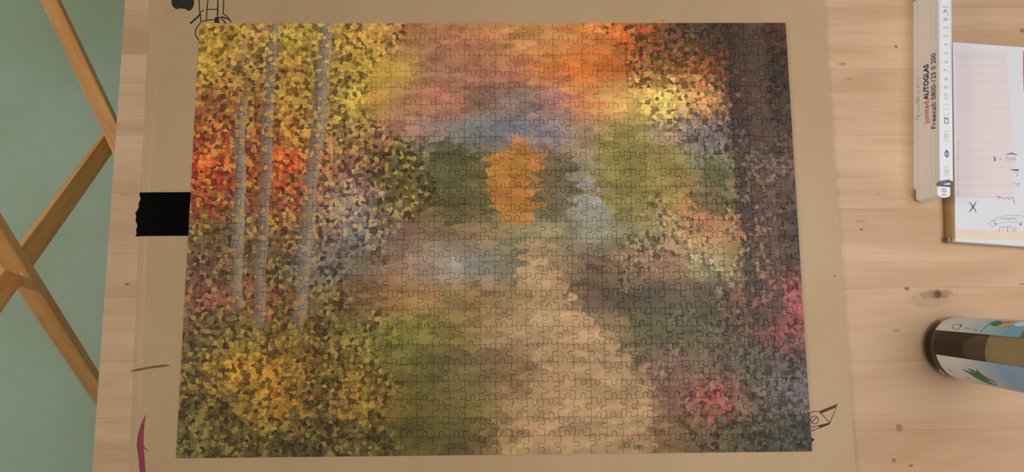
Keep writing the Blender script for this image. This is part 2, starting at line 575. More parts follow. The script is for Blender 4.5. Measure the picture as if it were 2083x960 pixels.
faces.append(tuple(reversed(range((NY - 1) * m, NY * m))))
sheet = mesh_obj('sheet', verts, faces, M['kraft'], board)


def ribbon(lines, z, name, mat, parent, label=None, th=0.00012):
    """flat ink strokes: each line is (points in photo pixels, width in m) laid on the plane z"""
    bm = bmesh.new()
    org = parent.matrix_world.copy() if parent else Matrix()
    inv = (Matrix.Translation(parent.location) @ parent.rotation_euler.to_matrix().to_4x4()).inverted() if parent else Matrix()
    for pts, w in lines:
        P = [inv @ at(x, y, z) for x, y in pts]
        add_ribbon(bm, P, w, th)
    return bm_obj(name, bm, mat, parent, label=label)


def add_ribbon(bm, P, w, th, up=Vector((0, 0, 1))):
    n = len(P)
    closed = (P[0] - P[-1]).length < 1e-6 and n > 3
    prev = None
    rows = []
    for i in range(n):
        a = P[max(i - 1, 0)]
        b = P[min(i + 1, n - 1)]
        if closed and i in (0, n - 1):
            a, b = P[n - 2], P[1]
        t = (b - a)
        t = t.normalized() if t.length > 1e-9 else Vector((1, 0, 0))
        s = up.cross(t).normalized()
        ww = w[i] if isinstance(w, (list, tuple)) else w
        rows.append((bm.verts.new(P[i] + s * ww / 2 + up * th), bm.verts.new(P[i] - s * ww / 2 + up * th)))
    for r0, r1 in zip(rows[:-1], rows[1:]):
        bm.faces.new((r0[0], r0[1], r1[1], r1[0]))


def arc(cx, cy, rx, ry, a0, a1, n=14):
    return [(cx + rx * math.cos(math.radians(a0 + (a1 - a0) * i / n)), cy + ry * math.sin(math.radians(a0 + (a1 - a0) * i / n))) for i in range(n + 1)]


def blob(pts, z, name, mat, parent, label=None):
    bm = bmesh.new()
    inv = (Matrix.Translation(parent.location) @ parent.rotation_euler.to_matrix().to_4x4()).inverted()
    vs_ = [bm.verts.new(inv @ at(x, y, z)) for x, y in pts]
    bm.faces.new(vs_)
    bmesh.ops.triangulate(bm, faces=bm.faces)
    return bm_obj(name, bm, mat, parent, label=label)


# marker doodle at the top left: legs, feet and a round body partly under the puzzle
W1 = 0.0012
ribbon([
    ([(405, -60), (405, 0), (406, 22), (408, 34), (409, 44)], W1),
    ([(424, -60), (423, 0), (421, 18), (420, 40)], W1),
    ([(442, -60), (443, 0), (443, 22), (442, 40)], [W1, W1, 0.0018, W1]),
    ([(455, -60), (455, 4), (454, 30)], W1),
    ([(422, 19), (443, 19)], W1),
    ([(387, 48), (408, 29)], 0.0022), ([(408, 25), (415, 20)], W1),
    ([(420, 41), (438, 40)], W1),
    ([(409, 44), (425, 41)], W1),
    ([(409, 45), (401, 54), (397, 64), (398, 72), (402, 79), (406, 83)], W1),
    ([(444, 36), (448, 36), (453, 40), (460, 48)], 0.0014),
    ([(449, 34), (457, 36), (464, 39), (472, 45)], [0.0014, 0.002, 0.0014, 0.001]),
    ([(456, 29), (463, 34), (467, 40)], W1),
], BT, 'marker_doodle', M['ink'], board, 'black marker doodle of thin legs at the upper left corner')
blob([(437, 35), (444, 35), (447, 47), (436, 46)], BT + 0.00014, 'ink_blot', M['ink'], board)
blob([(349, -30), (349, 8), (352, 14), (359, 19), (366, 17), (371, 12), (374, 12), (377, 18), (382, 22), (388, 21), (393, 14), (395, 7), (392, -30)],
     BT + 0.00014, 'ink_blot', M['ink'], board, 'two joined black marker lobes at the top edge')
# pencil smear, magenta crescent, pen doodle
ribbon([([(267, 755), (280, 752), (297, 749), (315, 746), (333, 744), (346, 743)], [0.0012, 0.0024, 0.0022, 0.0026, 0.0030, 0.0005])], BT, 'pencil_smear',
       M['graphite'], board, 'dark pencil smear near the left edge')
blob([(297, 842), (294, 860), (292, 880), (292, 905), (294, 935), (297, 985), (286, 985), (282, 935), (278, 905), (280, 885), (287, 862)],
     BT + 0.00014, 'crayon_crescent', M['magenta'], board, 'magenta crayon crescent at the lower left')
ribbon([([(291, 908), (301, 917)], 0.0010)], BT, 'crayon_tick', M['magenta'], board)
WP = 0.0009
ribbon([
    ([(1644, 843), (1652, 838), (1660, 836), (1667, 838), (1688, 860)], WP),
    ([(1667, 837), (1704, 821), (1688, 860), (1687, 862)], WP),
    ([(1671, 840), (1700, 828)], WP), ([(1668, 839), (1702, 824.5)], 0.0016),
    ([(1687, 861), (1650, 869)], WP), ([(1687, 862), (1650, 877)], WP), ([(1686, 861.5), (1666, 868)], 0.0022),
    (arc(1657, 854, 7.5, 8, 0, 360, 18), WP), ([(1652.5, 858), (1661, 849)], WP),
], BT, 'pen_doodle', M['pen'], board, 'brown pen doodle of a pointed fin at the lower right')
blob([(1645, 887), (1651, 890), (1657, 894), (1652, 899), (1645, 901)], BT + 0.00014, 'ink_blot', M['ink'], board)
ribbon([([(1696, 562), (1699, 562.5)], 0.0014), ([(1348, 42), (1350, 42)], 0.0014)], BT, 'pen_speck', M['pen'], board)
# black tape over the left edge: flat on the board, over the step, its end on the wood
t0, t1 = at(381, 480, BT), at(278, 480, BT)
tx1, tx0 = at(392, 440, BT).x, at(277, 440, BT).x
ty0, ty1 = at(330, 480, BT).y, at(330, 391, BT).y
verts, faces = [], []
NS = 24
for i in range(NS + 1):
    y = ty0 + (ty1 - ty0) * i / NS
    f = i / NS
    xe = tx0 + 0.0012 * math.sin(f * 9) - (0.0014 if f < 0.55 else 0) + 0.0006 * math.sin(f * 31)
    xl = board_left(y)
    wcr = 0.010 + 0.008 * max(0, min(1, (y - 0.02) / 0.2))
    for x, z in ((xe, 0.0004), (xl - 0.0008, 0.0012), (xl + 0.0004, 0.00235), (xl + wcr * 0.55, 0.0026), (xl + wcr, 0.0033), (xl + wcr + 0.006, BT + 0.0002), (tx1, BT + 0.0002)):
        verts.append((x, y, z))
    if i:
        for j in range(6):
            a = (i - 1) * 7 + j
            faces.append((a, a + 1, a + 8, a + 7))
mesh_obj('tape', verts, faces, M['tape'], board, smooth=True, label='piece of matt black tape on the left edge')

# ------------------------------------------------------------------ jigsaw puzzle, 40 x 25 interlocking pieces
NX_, NY_ = 40, 25
puzzle = empty('jigsaw_puzzle', (0, 0, BT + 0.0004), 0, 'completed jigsaw puzzle with a printed autumn woodland picture on brown cardboard', 'puzzle')
M['art'] = art_material(puzzle)
M['puzzle_core'] = plain('grey_puzzle_board', (120, 104, 84), 0.8)
cw_, ch_ = PW / NX_, PH / NY_
rr = random.Random(3)
V = {}
for i in range(NX_ + 1):
    for j in range(NY_ + 1):
        x, y = -PW / 2 + i * cw_, PH / 2 - j * ch_
        if 0 < i < NX_:
            x += rr.uniform(-0.0012, 0.0012)
        if 0 < j < NY_:
            y += rr.uniform(-0.0012, 0.0012)
        V[i, j] = (x, y)


def tab_edge(a, b):
    """points strictly between a and b along a cut with one knob"""
    ax, ay = a
    bx, by = b
    L = math.hypot(bx - ax, by - ay)
    tx, ty = (bx - ax) / L, (by - ay) / L
    s = rr.choice((-1, 1))
    nx, ny = -ty * s, tx * s
    c = L * rr.uniform(0.44, 0.56)
    r = min(cw_, ch_) * rr.uniform(0.145, 0.18)
    dip = -r * rr.uniform(0.1, 0.45)
    hgt = r * rr.uniform(0.95, 1.15)
    pts = [(c - L * 0.22, dip), (c - r * 0.85, dip * 0.3), (c - r * 0.62, r * 0.25)]
    for q in (205, 165, 125, 90, 55, 15, -25):
        pts.append((c + r * math.cos(math.radians(q)), hgt + r * 0.95 * math.sin(math.radians(q))))
    pts += [(c + r * 0.62, r * 0.25), (c + r * 0.85, dip * 0.3), (c + L * 0.22, dip)]
    return [(ax + tx * p + nx * q, ay + ty * p + ny * q) for p, q in pts]


HE, VE = {}, {}
for j in range(NY_ + 1):
    for i in range(NX_):
        HE[i, j] = [] if j in (0, NY_) else tab_edge(V[i, j], V[i + 1, j])
for i in range(NX_ + 1):
    for j in range(NY_):
        VE[i, j] = [] if i in (0, NX_) else tab_edge(V[i, j], V[i, j + 1])


def outline(i, j):
    p = [V[i, j]] + HE[i, j] + [V[i + 1, j]] + VE[i + 1, j] + [V[i + 1, j + 1]] + HE[i, j + 1][::-1] + [V[i, j + 1]] + VE[i, j][::-1]
    return np.array(p)[::-1]                               # counter-clockwise


def inset(P, d):
    a = P - np.roll(P, 1, 0)
    b = np.roll(P, -1, 0) - P
    a = a / np.linalg.norm(a, axis=1)[:, None]
    b = b / np.linalg.norm(b, axis=1)[:, None]
    na = np.stack([-a[:, 1], a[:, 0]], 1)
    nb = np.stack([-b[:, 1], b[:, 0]], 1)
    n = na + nb
    q = np.maximum((n * n).sum(1), 0.8)
    return P + n * (2 * d / q)[:, None]


RI = np.array(RM)
CI = np.array(CAM)


def shown_area(P):
    w = np.concatenate([P, np.full((len(P), 1), BT + PT)], 1) - CI
    c = w @ RI
    q = np.stack([F * c[:, 0] / -c[:, 2], F * c[:, 1] / -c[:, 2]], 1)
    r = np.roll(q, -1, 0)
    return 0.5 * abs((q[:, 0] * r[:, 1] - q[:, 1] * r[:, 0]).sum())


def piece_geometry(P, tilt):
    A, B = inset(P, 0.00016), inset(P, 0.00042)
    n = len(P)
    cx, cy = P.mean(0)
    def zz(q, z):
        return z + tilt[0] * (q[0] - cx) + tilt[1] * (q[1] - cy) + tilt[2]
    v = [(q[0], q[1], 0.0) for q in A] + [(q[0], q[1], zz(q, PT - 0.00030)) for q in A] + [(q[0], q[1], zz(q, PT)) for q in B]
    f = []
    for r in range(2):
        for a in range(n):
            b = (a + 1) % n
            f.append((r * n + a, r * n + b, (r + 1) * n + b, (r + 1) * n + a))
    f.append(tuple(range(2 * n, 3 * n)))
    return v, f, (cx, cy)


cells = [(i, j, outline(i, j)) for j in range(NY_) for i in range(NX_)]
cells.sort(key=lambda c: -shown_area(c[2]))
rest_v, rest_f = [], []
for idx, (i, j, P) in enumerate(cells):
    v, f, (cx, cy) = piece_geometry(P, (rr.uniform(-.006, .006), rr.uniform(-.006, .006), rr.uniform(-.00006, .00006)))
    if idx < 300:
        mesh_obj('puzzle_piece', [(a - cx, b - cy, c) for a, b, c in v], f, M['art'], puzzle, (cx, cy, 0))
    else:
        o = len(rest_v)
        rest_v += v
        rest_f += [tuple(q + o for q in t) for t in f]
rest = mesh_obj('puzzle_pieces', rest_v, rest_f, M['art'], puzzle)
rest['kind'] = 'stuff'
rest['label'] = 'remaining interlocked puzzle pieces'


# ------------------------------------------------------------------ lettering helper
def text_mesh(body, size, shear=0.0, offset=0.0, spacing=1.0):
    cu = bpy.data.curves.new('lettering', 'FONT')
    cu.body = body
    cu.size = size
    cu.shear = shear
    cu.offset = offset
    cu.space_character = spacing
    cu.fill_mode = 'FRONT' if hasattr(cu, 'fill_mode') else cu.fill_mode
    cu.resolution_u = 3
    ob = bpy.data.objects.new('lettering', cu)
    C.objects.link(ob)
    bpy.context.view_layer.update()
    me = bpy.data.meshes.new_from_object(ob)
    bpy.data.objects.remove(ob)
    bpy.data.curves.remove(cu)
    return me


def lettering(body, start, end, xdir, ydir, height, mat, parent, shear=0.0, bold=0.0, name='lettering', lift=0.00015):
    """text from start to end (parent space) along xdir, letter tops towards ydir"""
    me = text_mesh(body, 1.0, shear, bold)
    co = np.array([v.co[:] for v in me.vertices])
    lo, hi = co.min(0), co.max(0)
    L = (end - start).dot(xdir)
    sx, sy = L / (hi[0] - lo[0]), height / 0.72
    nrm = xdir.cross(ydir)
    for v in me.vertices:
        v.co = start + xdir * ((v.co.x - lo[0]) * sx) + ydir * (v.co.y * sy) + nrm * lift
    me.materials.clear()
    me.materials.append(mat)
    o = bpy.data.objects.new(name, me)
    link(o, parent)
    return o


# ------------------------------------------------------------------ folding rule, ten leaves folded together, on its edge stack
RH, RWID, RLEN, NLEAF = 0.0385, 0.0145, 0.232, 10
rb, rt = at(1857.5, 388, 0), at(1857, 25, 0)
rdir = (rt - rb).normalized()
rang = -math.atan2(rdir.x, rdir.y)
ruler = empty('folding_ruler', rb, rang, 'white folding ruler with red and black printed lettering, left of the paper pad', 'ruler')
rinv = (Matrix.Translation(rb) @ Matrix.Rotation(rang, 4, 'Z')).inverted()
lt = RH / NLEAF


def leaf(z0, y0, y1, dx, mat, lt=lt):
    """a slat with rounded ends"""
    bm = bmesh.new()
    w = RWID
    out = []
    for a in range(7):
        t = math.pi * a / 6
        out.append((dx + w / 2 + w / 2 * math.cos(math.pi + t), y0 + 0.0035 - 0.0035 * math.sin(t)))
    out += [(dx + w, y1 - 0.0006), (dx + w - 0.0006, y1), (dx + 0.0006, y1), (dx, y1 - 0.0006)]
    n = len(out)
    g = 0.00005
    e = 0.0002
    def ring(z, ins):
        return [bm.verts.new((dx + w / 2 + (x - dx - w / 2) * (1 - 2 * ins / w), (y0 + y1) / 2 + (y - (y0 + y1) / 2) * (1 - 2 * ins / (y1 - y0)), z)) for x, y in out]
    rs = [ring(z0 + g, e), ring(z0 + g + e, 0), ring(z0 + lt - g - e, 0), ring(z0 + lt - g, e)]
    for r0, r1 in zip(rs[:-1], rs[1:]):
        for a in range(n):
            b = (a + 1) % n
            bm.faces.new((r0[a], r0[b], r1[b], r1[a]))
    bm.faces.new(rs[-1])
    bm.faces.new(list(reversed(rs[0])))
    return bm


for q in range(NLEAF):
    dy = 0.0 if q in (0, NLEAF - 1) else -0.0135
    dx = (0.0, 0.0003, 0.0002, 0.0003, 0.0002, 0.0003, 0.0003, 0.0002, 0.0003, 0.0001)[q]
    bm_obj('leaf', leaf(q * lt, dy, RLEN, dx, None, lt - (0.0004 if q in (1, 6) else 0.0)), M['ruler_face'] if q >= NLEAF - 2 else M['ruler_edge'], ruler)
# grey steel hinge where the top leaf ends
bm = bmesh.new()
hz = RH - lt
for y0, y1, z0, z1 in ((-0.0012, 0.0030, hz, RH + 0.0006),):
    vv = [bm.verts.new(p) for p in ((-0.0004, y1 - 0.0045, z0), (RWID + 0.0002, y1 - 0.0045, z0), (RWID + 0.0002, y1 - 0.002, z1), (RWID * 0.62, y1, z1 + 0.0002), (-0.0004, y1 - 0.0025, z1))]
    vb = [bm.verts.new(p.co + Vector((0, 0.003, -0.0004))) for p in vv]
    bm.faces.new(vv)
    bm.faces.new(list(reversed(vb)))
    for a in range(5):
        bm.faces.new((vv[a], vb[a], vb[(a + 1) % 5], vv[(a + 1) % 5]))
bm_obj('hinge', bm, M['steel'], ruler, label='grey steel hinge')

YD, ZU, ZD, XD = Vector((0, 1, 0)), Vector((0, 0, 1)), Vector((0, 0, -1)), Vector((1, 0, 0))


def face_y(px, py):
    """length along the rule of a pixel seen on its left side face"""
    o = rinv @ CAM
    d = rinv.to_3x3() @ ray(px, py)
    p = o + d * ((0 - o.x) / d.x)
    return p.y, p.z


def side_text(body, a, b, zbase, height, mat, shear=0.0, bold=0.0):
    ya, yb = face_y(*a)[0], face_y(*b)[0]
    lettering(body, Vector((-0.0001, ya, zbase)), Vector((-0.0001, yb, zbase)), YD, ZD, height, mat, ruler, shear, bold)


side_text('junited', (1885, 252), (1885, 206), 0.0232, 0.0072, M['print_red'], 0.0, 0.004)
side_text('AUTOGLAS', (1885, 204), (1885, 130), 0.0232, 0.0072, M['print_dark'], 0.25, 0.022)
side_text('Freecall:', (1901, 262), (1901, 206), 0.0335, 0.0066, M['print_brown'], 0.18, 0.008)
side_text('0800-125 0 200', (1901, 202), (1901, 107), 0.0335, 0.0066, M['print_brown'], 0.18, 0.008)
# faded hand-drawn line below: only illegible grey strokes
bm = bmesh.new()
for (ya, za, yb, zb) in ((240, .0035, 236, .0105), (236, .0105, 233, .004), (229, .0085, 212, .0085), (209, .010, 206, .004), (206, .004, 203, .010), (203, .010, 200, .004),
                         (200, .004, 197, .010), (192, .0085, 184, .0085), (178, .0105, 174, .0045), (172, .0075, 158, .0080)):
    p0 = Vector((-0.0001, face_y(1868, ya)[0], za))
    p1 = Vector((-0.0001, face_y(1868, yb)[0], zb))
    add_ribbon(bm, [p0, p1], 0.0010, 0.0001, Vector((-1, 0, 0)))
bm_obj('faded_script', bm, M['print_grey'], ruler)


# scale on the top leaf
def top_p(px, py, z=RH):
    return rinv @ at(px, py, z)


y10 = top_p(1928, 196).y
bm = bmesh.new()
for q in range(-12, 200):
    y = y10 + q * 0.001
    if not (0.006 < y < RLEN - 0.003) or q < 0:
        continue
    ln = 0.0032 if q % 10 == 0 else (0.0024 if q % 5 == 0 else 0.0015)
    for xa in (0.0004, RWID - 0.0004 - ln):
        add_ribbon(bm, [Vector((xa, y, RH)), Vector((xa + ln, y, RH))], 0.00022, 0.00006)
bm_obj('graduation', bm, M['print_scale'], ruler)
for q in range(0, 10):
    y = y10 + q * 0.01
    s = str(10 - q)
    hw = 0.0034 if len(s) == 2 else 0.0017
    lettering(s, Vector((0.0098, y - hw, RH)), Vector((0.0098, y + hw, RH)), YD, Vector((-1, 0, 0)), 0.0046, M['print_scale'], ruler, lift=0.0001)
yc = top_p(1926, 245).y
lettering('CE', Vector((0.0100, yc - 0.0040, RH)), Vector((0.0100, yc + 0.0040, RH)), YD, Vector((-1, 0, 0)), 0.0050, M['print_dark'], ruler, lift=0.0001)
bm = bmesh.new()
for py in (212, 222, 233, 267, 287, 340, 357):
    y = top_p(1926, py).y
    add_ribbon(bm, [Vector((0.0045, y, RH)), Vector((0.0108, y, RH))], 0.0005, 0.0001)
for py in (277, 349):
    y = top_p(1926, py).y
    for xx in (0.0055, 0.0075, 0.0095):
        add_ribbon(bm, [Vector((xx, y - 0.003, RH)), Vector((xx, y + 0.003, RH))], 0.0006, 0.0001)
bm_obj('class_mark', bm, M['print_scale'], ruler)
bm = bmesh.new()
yo = top_p(1926, 313).y
P = [Vector((0.0078 + 0.0020 * math.cos(t * math.pi / 8), yo + 0.0036 * math.sin(t * math.pi / 8), RH)) for t in range(17)]
P[-1] = P[0].copy()
add_ribbon(bm, P, 0.0010, 0.0001)
add_ribbon(bm, [Vector((0.0078, yo - 0.003, RH)), Vector((0.0078, yo + 0.0045, RH))], 0.0011, 0.0001)
bm_obj('oval_mark', bm, M['print_blue'], ruler)
bm = bmesh.new()
yl = top_p(1925, 24).y
for (x0, y0, x1, y1, w) in ((0.0050, -.0015, 0.0075, .0022, .0020), (0.0075, .0022, 0.0098, -.0012, .0018), (0.0098, -.0030, 0.0112, -.0038, .0014), (0.0045, .0062, .0110, .0062, .0008), (.0050, .0046, .0098, .0054, .0006)):
    add_ribbon(bm, [Vector((x0, yl + y0, RH)), Vector((x1, yl + y1, RH))], w, 0.0001)
bm_obj('maker_mark', bm, M['print_scale'], ruler)
# numbers on the second leaf where it shows below the hinge
zl = RH - lt
y2 = top_p(1924, 390, zl).y
lettering('10', Vector((0.0102, y2 - 0.0040, zl)), Vector((0.0102, y2 + 0.0034, zl)), YD, Vector((-1, 0, 0)), 0.0052, M['print_blue'], ruler, lift=0.0001)

# ------------------------------------------------------------------ pad of paper
PADH = 0.015
pb, ptl = at(1944, 491, PADH), at(1938, 85.5, PADH)
pdir = (ptl - pb).normalized()
pang = -math.atan2(pdir.x, pdir.y)
plen = (ptl - pb).length
pad = empty('paper_pad', (pb.x, pb.y, 0), pang, 'white paper pad with a pink lined form and a blue cross, right of the ruler', 'paper pad')
PWID = 0.170
bm_obj('back_cover', bevel_box(0.0006, PWID, 0.0, plen, 0.0001, 0.0016, 0.0003), M['brown_card'], pad)
rp_ = random.Random(5)
zz0 = 0.0018
nl = 7
for q in range(nl):
    z1 = zz0 + (PADH - 0.0018) / nl
    bm_obj('sheets', bevel_box(0.0008 + rp_.uniform(0, .0004) if q < nl - 1 else 0.0, PWID - rp_.uniform(0, .0006), rp_.uniform(0, .0006) if q < nl - 1 else 0.0,
                               plen - rp_.uniform(0, .0004) if q < nl - 1 else plen, zz0 + 0.00004, z1, 0.0002), M['paper'], pad)
    zz0 = z1
# brown binding strip down the left side, with a small roll at its lower end
bm = bmesh.new()
prof_ = [(0.0010, PADH - 0.0006), (-0.0012, PADH - 0.0016), (-0.0022, 0.008), (-0.0012, 0.0008), (0.0010, 0.0004)]
rows = []
for y in np.linspace(0.004, plen - 0.004, 20):
    rows.append([bm.verts.new((x + 0.0004 * math.sin(y * 90), y, z)) for x, z in prof_])
for r0, r1 in zip(rows[:-1], rows[1:]):
    for a in range(len(prof_) - 1):
        bm.faces.new((r0[a], r0[a + 1], r1[a + 1], r1[a]))
bm_obj('binding', bm, M['brown_card'], pad, smooth=True, label='brown card binding strip')
bm = bmesh.new()
rows = []
for t in np.linspace(0, 1, 5):
    ring = []
    for a in range(22):
        th = a / 21 * 4.2 * math.pi / 2 + 0.4
        r = 0.0044 - 0.0026 * a / 21
        ring.append(bm.verts.new((-0.0034 + t * 0.0075, 0.0026 + r * math.cos(th), 0.0052 + r * math.sin(th))))
    rows.append(ring)
for r0, r1 in zip(rows[:-1], rows[1:]):
    for a in range(21):
        bm.faces.new((r0[a], r0[a + 1], r1[a + 1], r1[a]))
bm_obj('curled_corner', bm, M['brown_card'], pad, smooth=True, label='curled brown card corner')
blob([(1944.5, 466), (2140, 472), (2140, 489), (1944.5, 486)], PADH + 0.00005, 'cream_edge', M['cream'], pad)
blob([(1946, 104), (2046, 102), (2052, 180), (2060, 270), (2066, 300), (2063, 403), (1946, 399)], PADH + 0.00006, 'form_field', M['pink'], pad)
ls = []
for q in range(17):
    y = 116 + q * 17.4
    x1 = 2045 + (y - 104) * 0.06
    ls.append(([(1948, y), (x1, y - 1)], 0.0004))
ls += [([(1946, 399), (2063, 403)], 0.0009), ([(1948, 280), (1949, 399)], 0.0005)]
ribbon(ls, PADH + 0.00006, 'form_rule', M['pink_line'], pad, th=0.00008)
# faint printed characters standing along the left margin: rings and bars
mk = []
for (y, kind) in ((392, 'D'), (376, 'L'), (361, 'O'), (346, 'I'), (333, 'H'), (318, 'o'), (304, 'i'), (292, 'h')):
    if kind in 'DOo':
        mk.append((arc(1949, y, 4, 5, 0, 360, 12), 0.0006))
    elif kind in 'LIi':
        mk.append(([(1945, y), (1953, y)], 0.0006))
    else:
        mk += [([(1945, y - 4), (1953, y - 4)], 0.0006), ([(1945, y + 4), (1953, y + 4)], 0.0006), ([(1949, y - 4), (1949, y + 4)], 0.0005)]
ribbon(mk, PADH + 0.00006, 'margin_print', M['pink_line'], pad, th=0.0001)
ribbon([([(1972, 411), (1978, 419), (1986, 431)], [0.0008, 0.0016, 0.0010]), ([(1986, 410), (1980, 420), (1972, 431)], [0.0006, 0.0016, 0.0010])],
       PADH + 0.00006, 'pen_cross', M['violet'], pad, 'blue pen cross', th=0.00012)
ribbon([([(2021, 319), (2024, 322), (2023, 328)], 0.0016), ([(2034.5, 323), (2036, 323)], 0.0016),
        ([(2046, 314), (2058, 312), (2070, 315.5)], [0.0005, 0.0020, 0.0005]), ([(2055, 345), (2066, 346), (2072, 346)], [0.0006, 0.0022, 0.0022])],
       PADH + 0.00006, 'pen_note', M['violet'], pad, th=0.00012)
ribbon([([(2045, 320), (2050, 319), (2049, 328)], 0.0006), ([(2052, 326), (2055, 319), (2058, 327)], 0.0006), ([(2058, 320), (2061, 326), (2064, 319), (2066, 326)], 0.0006),
        ([(2066, 352), (2070, 352), (2069, 359)], 0.0006), ([(2062, 373), (2068, 375), (2074, 372), (2069, 380)], 0.0007),
        ([(2028, 399), (2034, 401)], 0.0016), ([(2032, 405), (2038, 400), (2042, 406), (2048, 401), (2052, 406), (2058, 401), (2062, 404), (2064, 416)], 0.0007)],
       PADH + 0.00006, 'pencil_note', M['mauve'], pad, th=0.00012)
# printed ribbon-shaped mark near the lower edge, its small writing illegible
ribbon([(arc(2062, 452, 40, 14, 180, 360, 20), 0.0005), (arc(2062, 460, 38, 9, 190, 350, 16), 0.0004),
        ([(2012, 454), (2020, 447), (2024, 456), (2018, 462), (2012, 454)], 0.0005),
        ([(2036, 446), (2044, 444), (2052, 446), (2060, 443), (2068, 446)], 0.0009),
        ([(2032, 472), (2034, 462), (2042, 461), (2040, 466)], 0.0007), ([(2042, 462), (2060, 461)], 0.0006), ([(2050, 462), (2049, 471)], 0.0007),
        ([(2060, 466), (2066, 462), (2066, 470), (2060, 470), (2060, 466)], 0.0006)],
       PADH + 0.00006, 'printed_mark', M['mauve'], pad, th=0.00012)
ribbon([([(2024.5, 455), (2026.5, 455)], 0.0012), ([(2074, 456), (2077.5, 456)], 0.0020)], PADH + 0.00006, 'printed_dot', M['print_brown'], pad, th=0.00014)
M['magenta_print'] = plain('magenta_print', (214, 110, 160), 0.7)
blob([(2081, 104), (2110, 104), (2110, 184), (2082.5, 186), (2081, 150)], PADH + 0.00007, 'magenta_block', M['magenta_print'], pad)

# ------------------------------------------------------------------ bottle
BC = at(1935, 706, 0)
BR = 0.0345
bottle = empty('bottle', (BC.x, BC.y, 0), 0, 'half full brown glass bottle with white and blue labels standing on the table', 'bottle')
kg = NT('olive_bottle_glass')
kg.b.inputs['Base Color'].default_value = (0.90, 0.87, 0.70, 1)
kg.b.inputs['Roughness'].default_value = 0.02
kg.b.inputs['IOR'].default_value = 1.48
kg.b.inputs['Transmission Weight'].default_value = 1.0
kl = NT('dark_drink')
kl.b.inputs['Base Color'].default_value = (0.010, 0.006, 0.003, 1)
kl.b.inputs['Roughness'].default_value = 0.25
kl.b.inputs['Specular IOR Level'].default_value = 0.15
kl.b.inputs['IOR'].default_value = 1.33


def lathe(prof, n=64):
    v, f = [], []
    for r, z in prof:
        for a in range(n):
            t = 2 * math.pi * a / n
            v.append((r * math.cos(t), r * math.sin(t), z))
    for q in range(len(prof) - 1):
        for a in range(n):
            b = (a + 1) % n
            f.append((q * n + a, q * n + b, (q + 1) * n + b, (q + 1) * n + a))
    return v, f


LEVEL = 0.079
outer = [(0.0, 0.006), (0.018, 0.004), (0.027, 0.0004), (0.030, 0.0), (0.0325, 0.0012), (0.0340, 0.0040), (BR, 0.0080), (BR, 0.150),
         (0.0338, 0.160), (0.0310, 0.172), (0.0255, 0.186), (0.0190, 0.201), (0.0150, 0.218), (0.0135, 0.240), (0.0135, 0.262), (0.0152, 0.263), (0.0152, 0.272), (0.0135, 0.274)]
inner = [(0.0098, 0.274), (0.0098, 0.240), (0.0115, 0.218), (0.0155, 0.202), (0.0220, 0.187), (0.0275, 0.173), (0.0305, 0.160), (0.0315, 0.150), (0.0315, 0.016), (0.0295, 0.011), (0.022, 0.0095), (0.0, 0.0115)]
v, f = lathe(outer + inner)
mesh_obj('glass', v, f, kg.m, bottle, smooth=True, label='olive brown glass body')
drink = [(0.0, 0.0117), (0.022, 0.0097), (0.0293, 0.0112), (0.0313, 0.0162), (0.0313, LEVEL), (0.0, LEVEL)]
v, f = lathe(drink)
M['sheen'] = plain('olive_sheen', (206, 180, 142), 0.5, var=0.15, scale=120)  # pale colour painted in for light lying on the drink's surface
v2, f2 = lathe([(0.0, LEVEL + 0.0002), (0.02, LEVEL + 0.0002), (0.0300, LEVEL + 0.0004), (0.0312, LEVEL + 0.0012), (0.0312, LEVEL - 0.0004)])
mesh_obj('drink_surface', v2, f2, M['sheen'], bottle, smooth=True, label='pale painted sheen on the drink')
dk = mesh_obj('drink', v, f, kl.m, bottle, label='dark brown drink filling the lower half')


def bottle_uv(px, py, r=BR):
    """angle and height on the bottle's side at a photo pixel"""
    o = CAM - Vector((BC.x, BC.y, 0))
    d = ray(px, py)
    a = d.x ** 2 + d.y ** 2
    b = 2 * (o.x * d.x + o.y * d.y)
    c = o.x ** 2 + o.y ** 2 - r * r
    D = b * b - 4 * a * c
    if D < 0:
        D = 0
    t = (-b - math.sqrt(D)) / (2 * a)
    p = o + d * t
    return math.atan2(p.y, p.x) % (2 * math.pi), p.z


def on_bottle(a, z, r):
    return Vector((r * math.cos(a), r * math.sin(a), z))


# label: white below, sky blue above
kb = NT('printed_bottle_label')
tl = kb.n('ShaderNodeTexCoord').outputs['Object']
sp = kb.n('ShaderNodeSeparateXYZ')
kb.l(tl, sp.inputs[0])
wn = kb.noise(tl, 40, 2).outputs['Fac']
zz_ = kb.math('ADD', sp.outputs[2], kb.math('MULTIPLY', kb.math('SUBTRACT', wn, 0.5), 0.02))
rp = kb.n('ShaderNodeValToRGB')
rp.color_ramp.elements[0].position = 0.40
rp.color_ramp.elements[0].color = lin((226, 226, 228))
rp.color_ramp.elements[1].position = 0.92
rp.color_ramp.elements[1].color = lin((120, 192, 222))
e = rp.color_ramp.elements.new(0.6)
e.color = lin((190, 212, 224))
kb.l(kb.math('DIVIDE', zz_, 0.105), rp.inputs[0])
kb.l(rp.outputs[0], kb.b.inputs['Base Color'])
kb.b.inputs['Roughness'].default_value = 0.4
M['label'] = kb.m
km = kb.m.copy()
km.name = 'printed_back_label'
for nd in km.node_tree.nodes:
    if nd.type == 'VALTORGB':
        nd.color_ramp.elements[1].color = lin((206, 214, 226))
        nd.color_ramp.elements[2].color = lin((146, 186, 224))
M['label_back'] = km
M['label_yellow'] = plain('label_border', (236, 232, 196), 0.5)
M['leaf_green'] = plain('label_green', (64, 128, 84), 0.5, var=0.25, scale=400)
M['fruit_orange'] = plain('label_orange', (240, 178, 104), 0.5, var=0.2, scale=300)
M['fruit_red'] = plain('label_red', (226, 120, 96), 0.5)
M['label_grey'] = plain('label_grey', (150, 152, 158), 0.5)
M['label_white'] = plain('label_white', (244, 244, 246), 0.5)


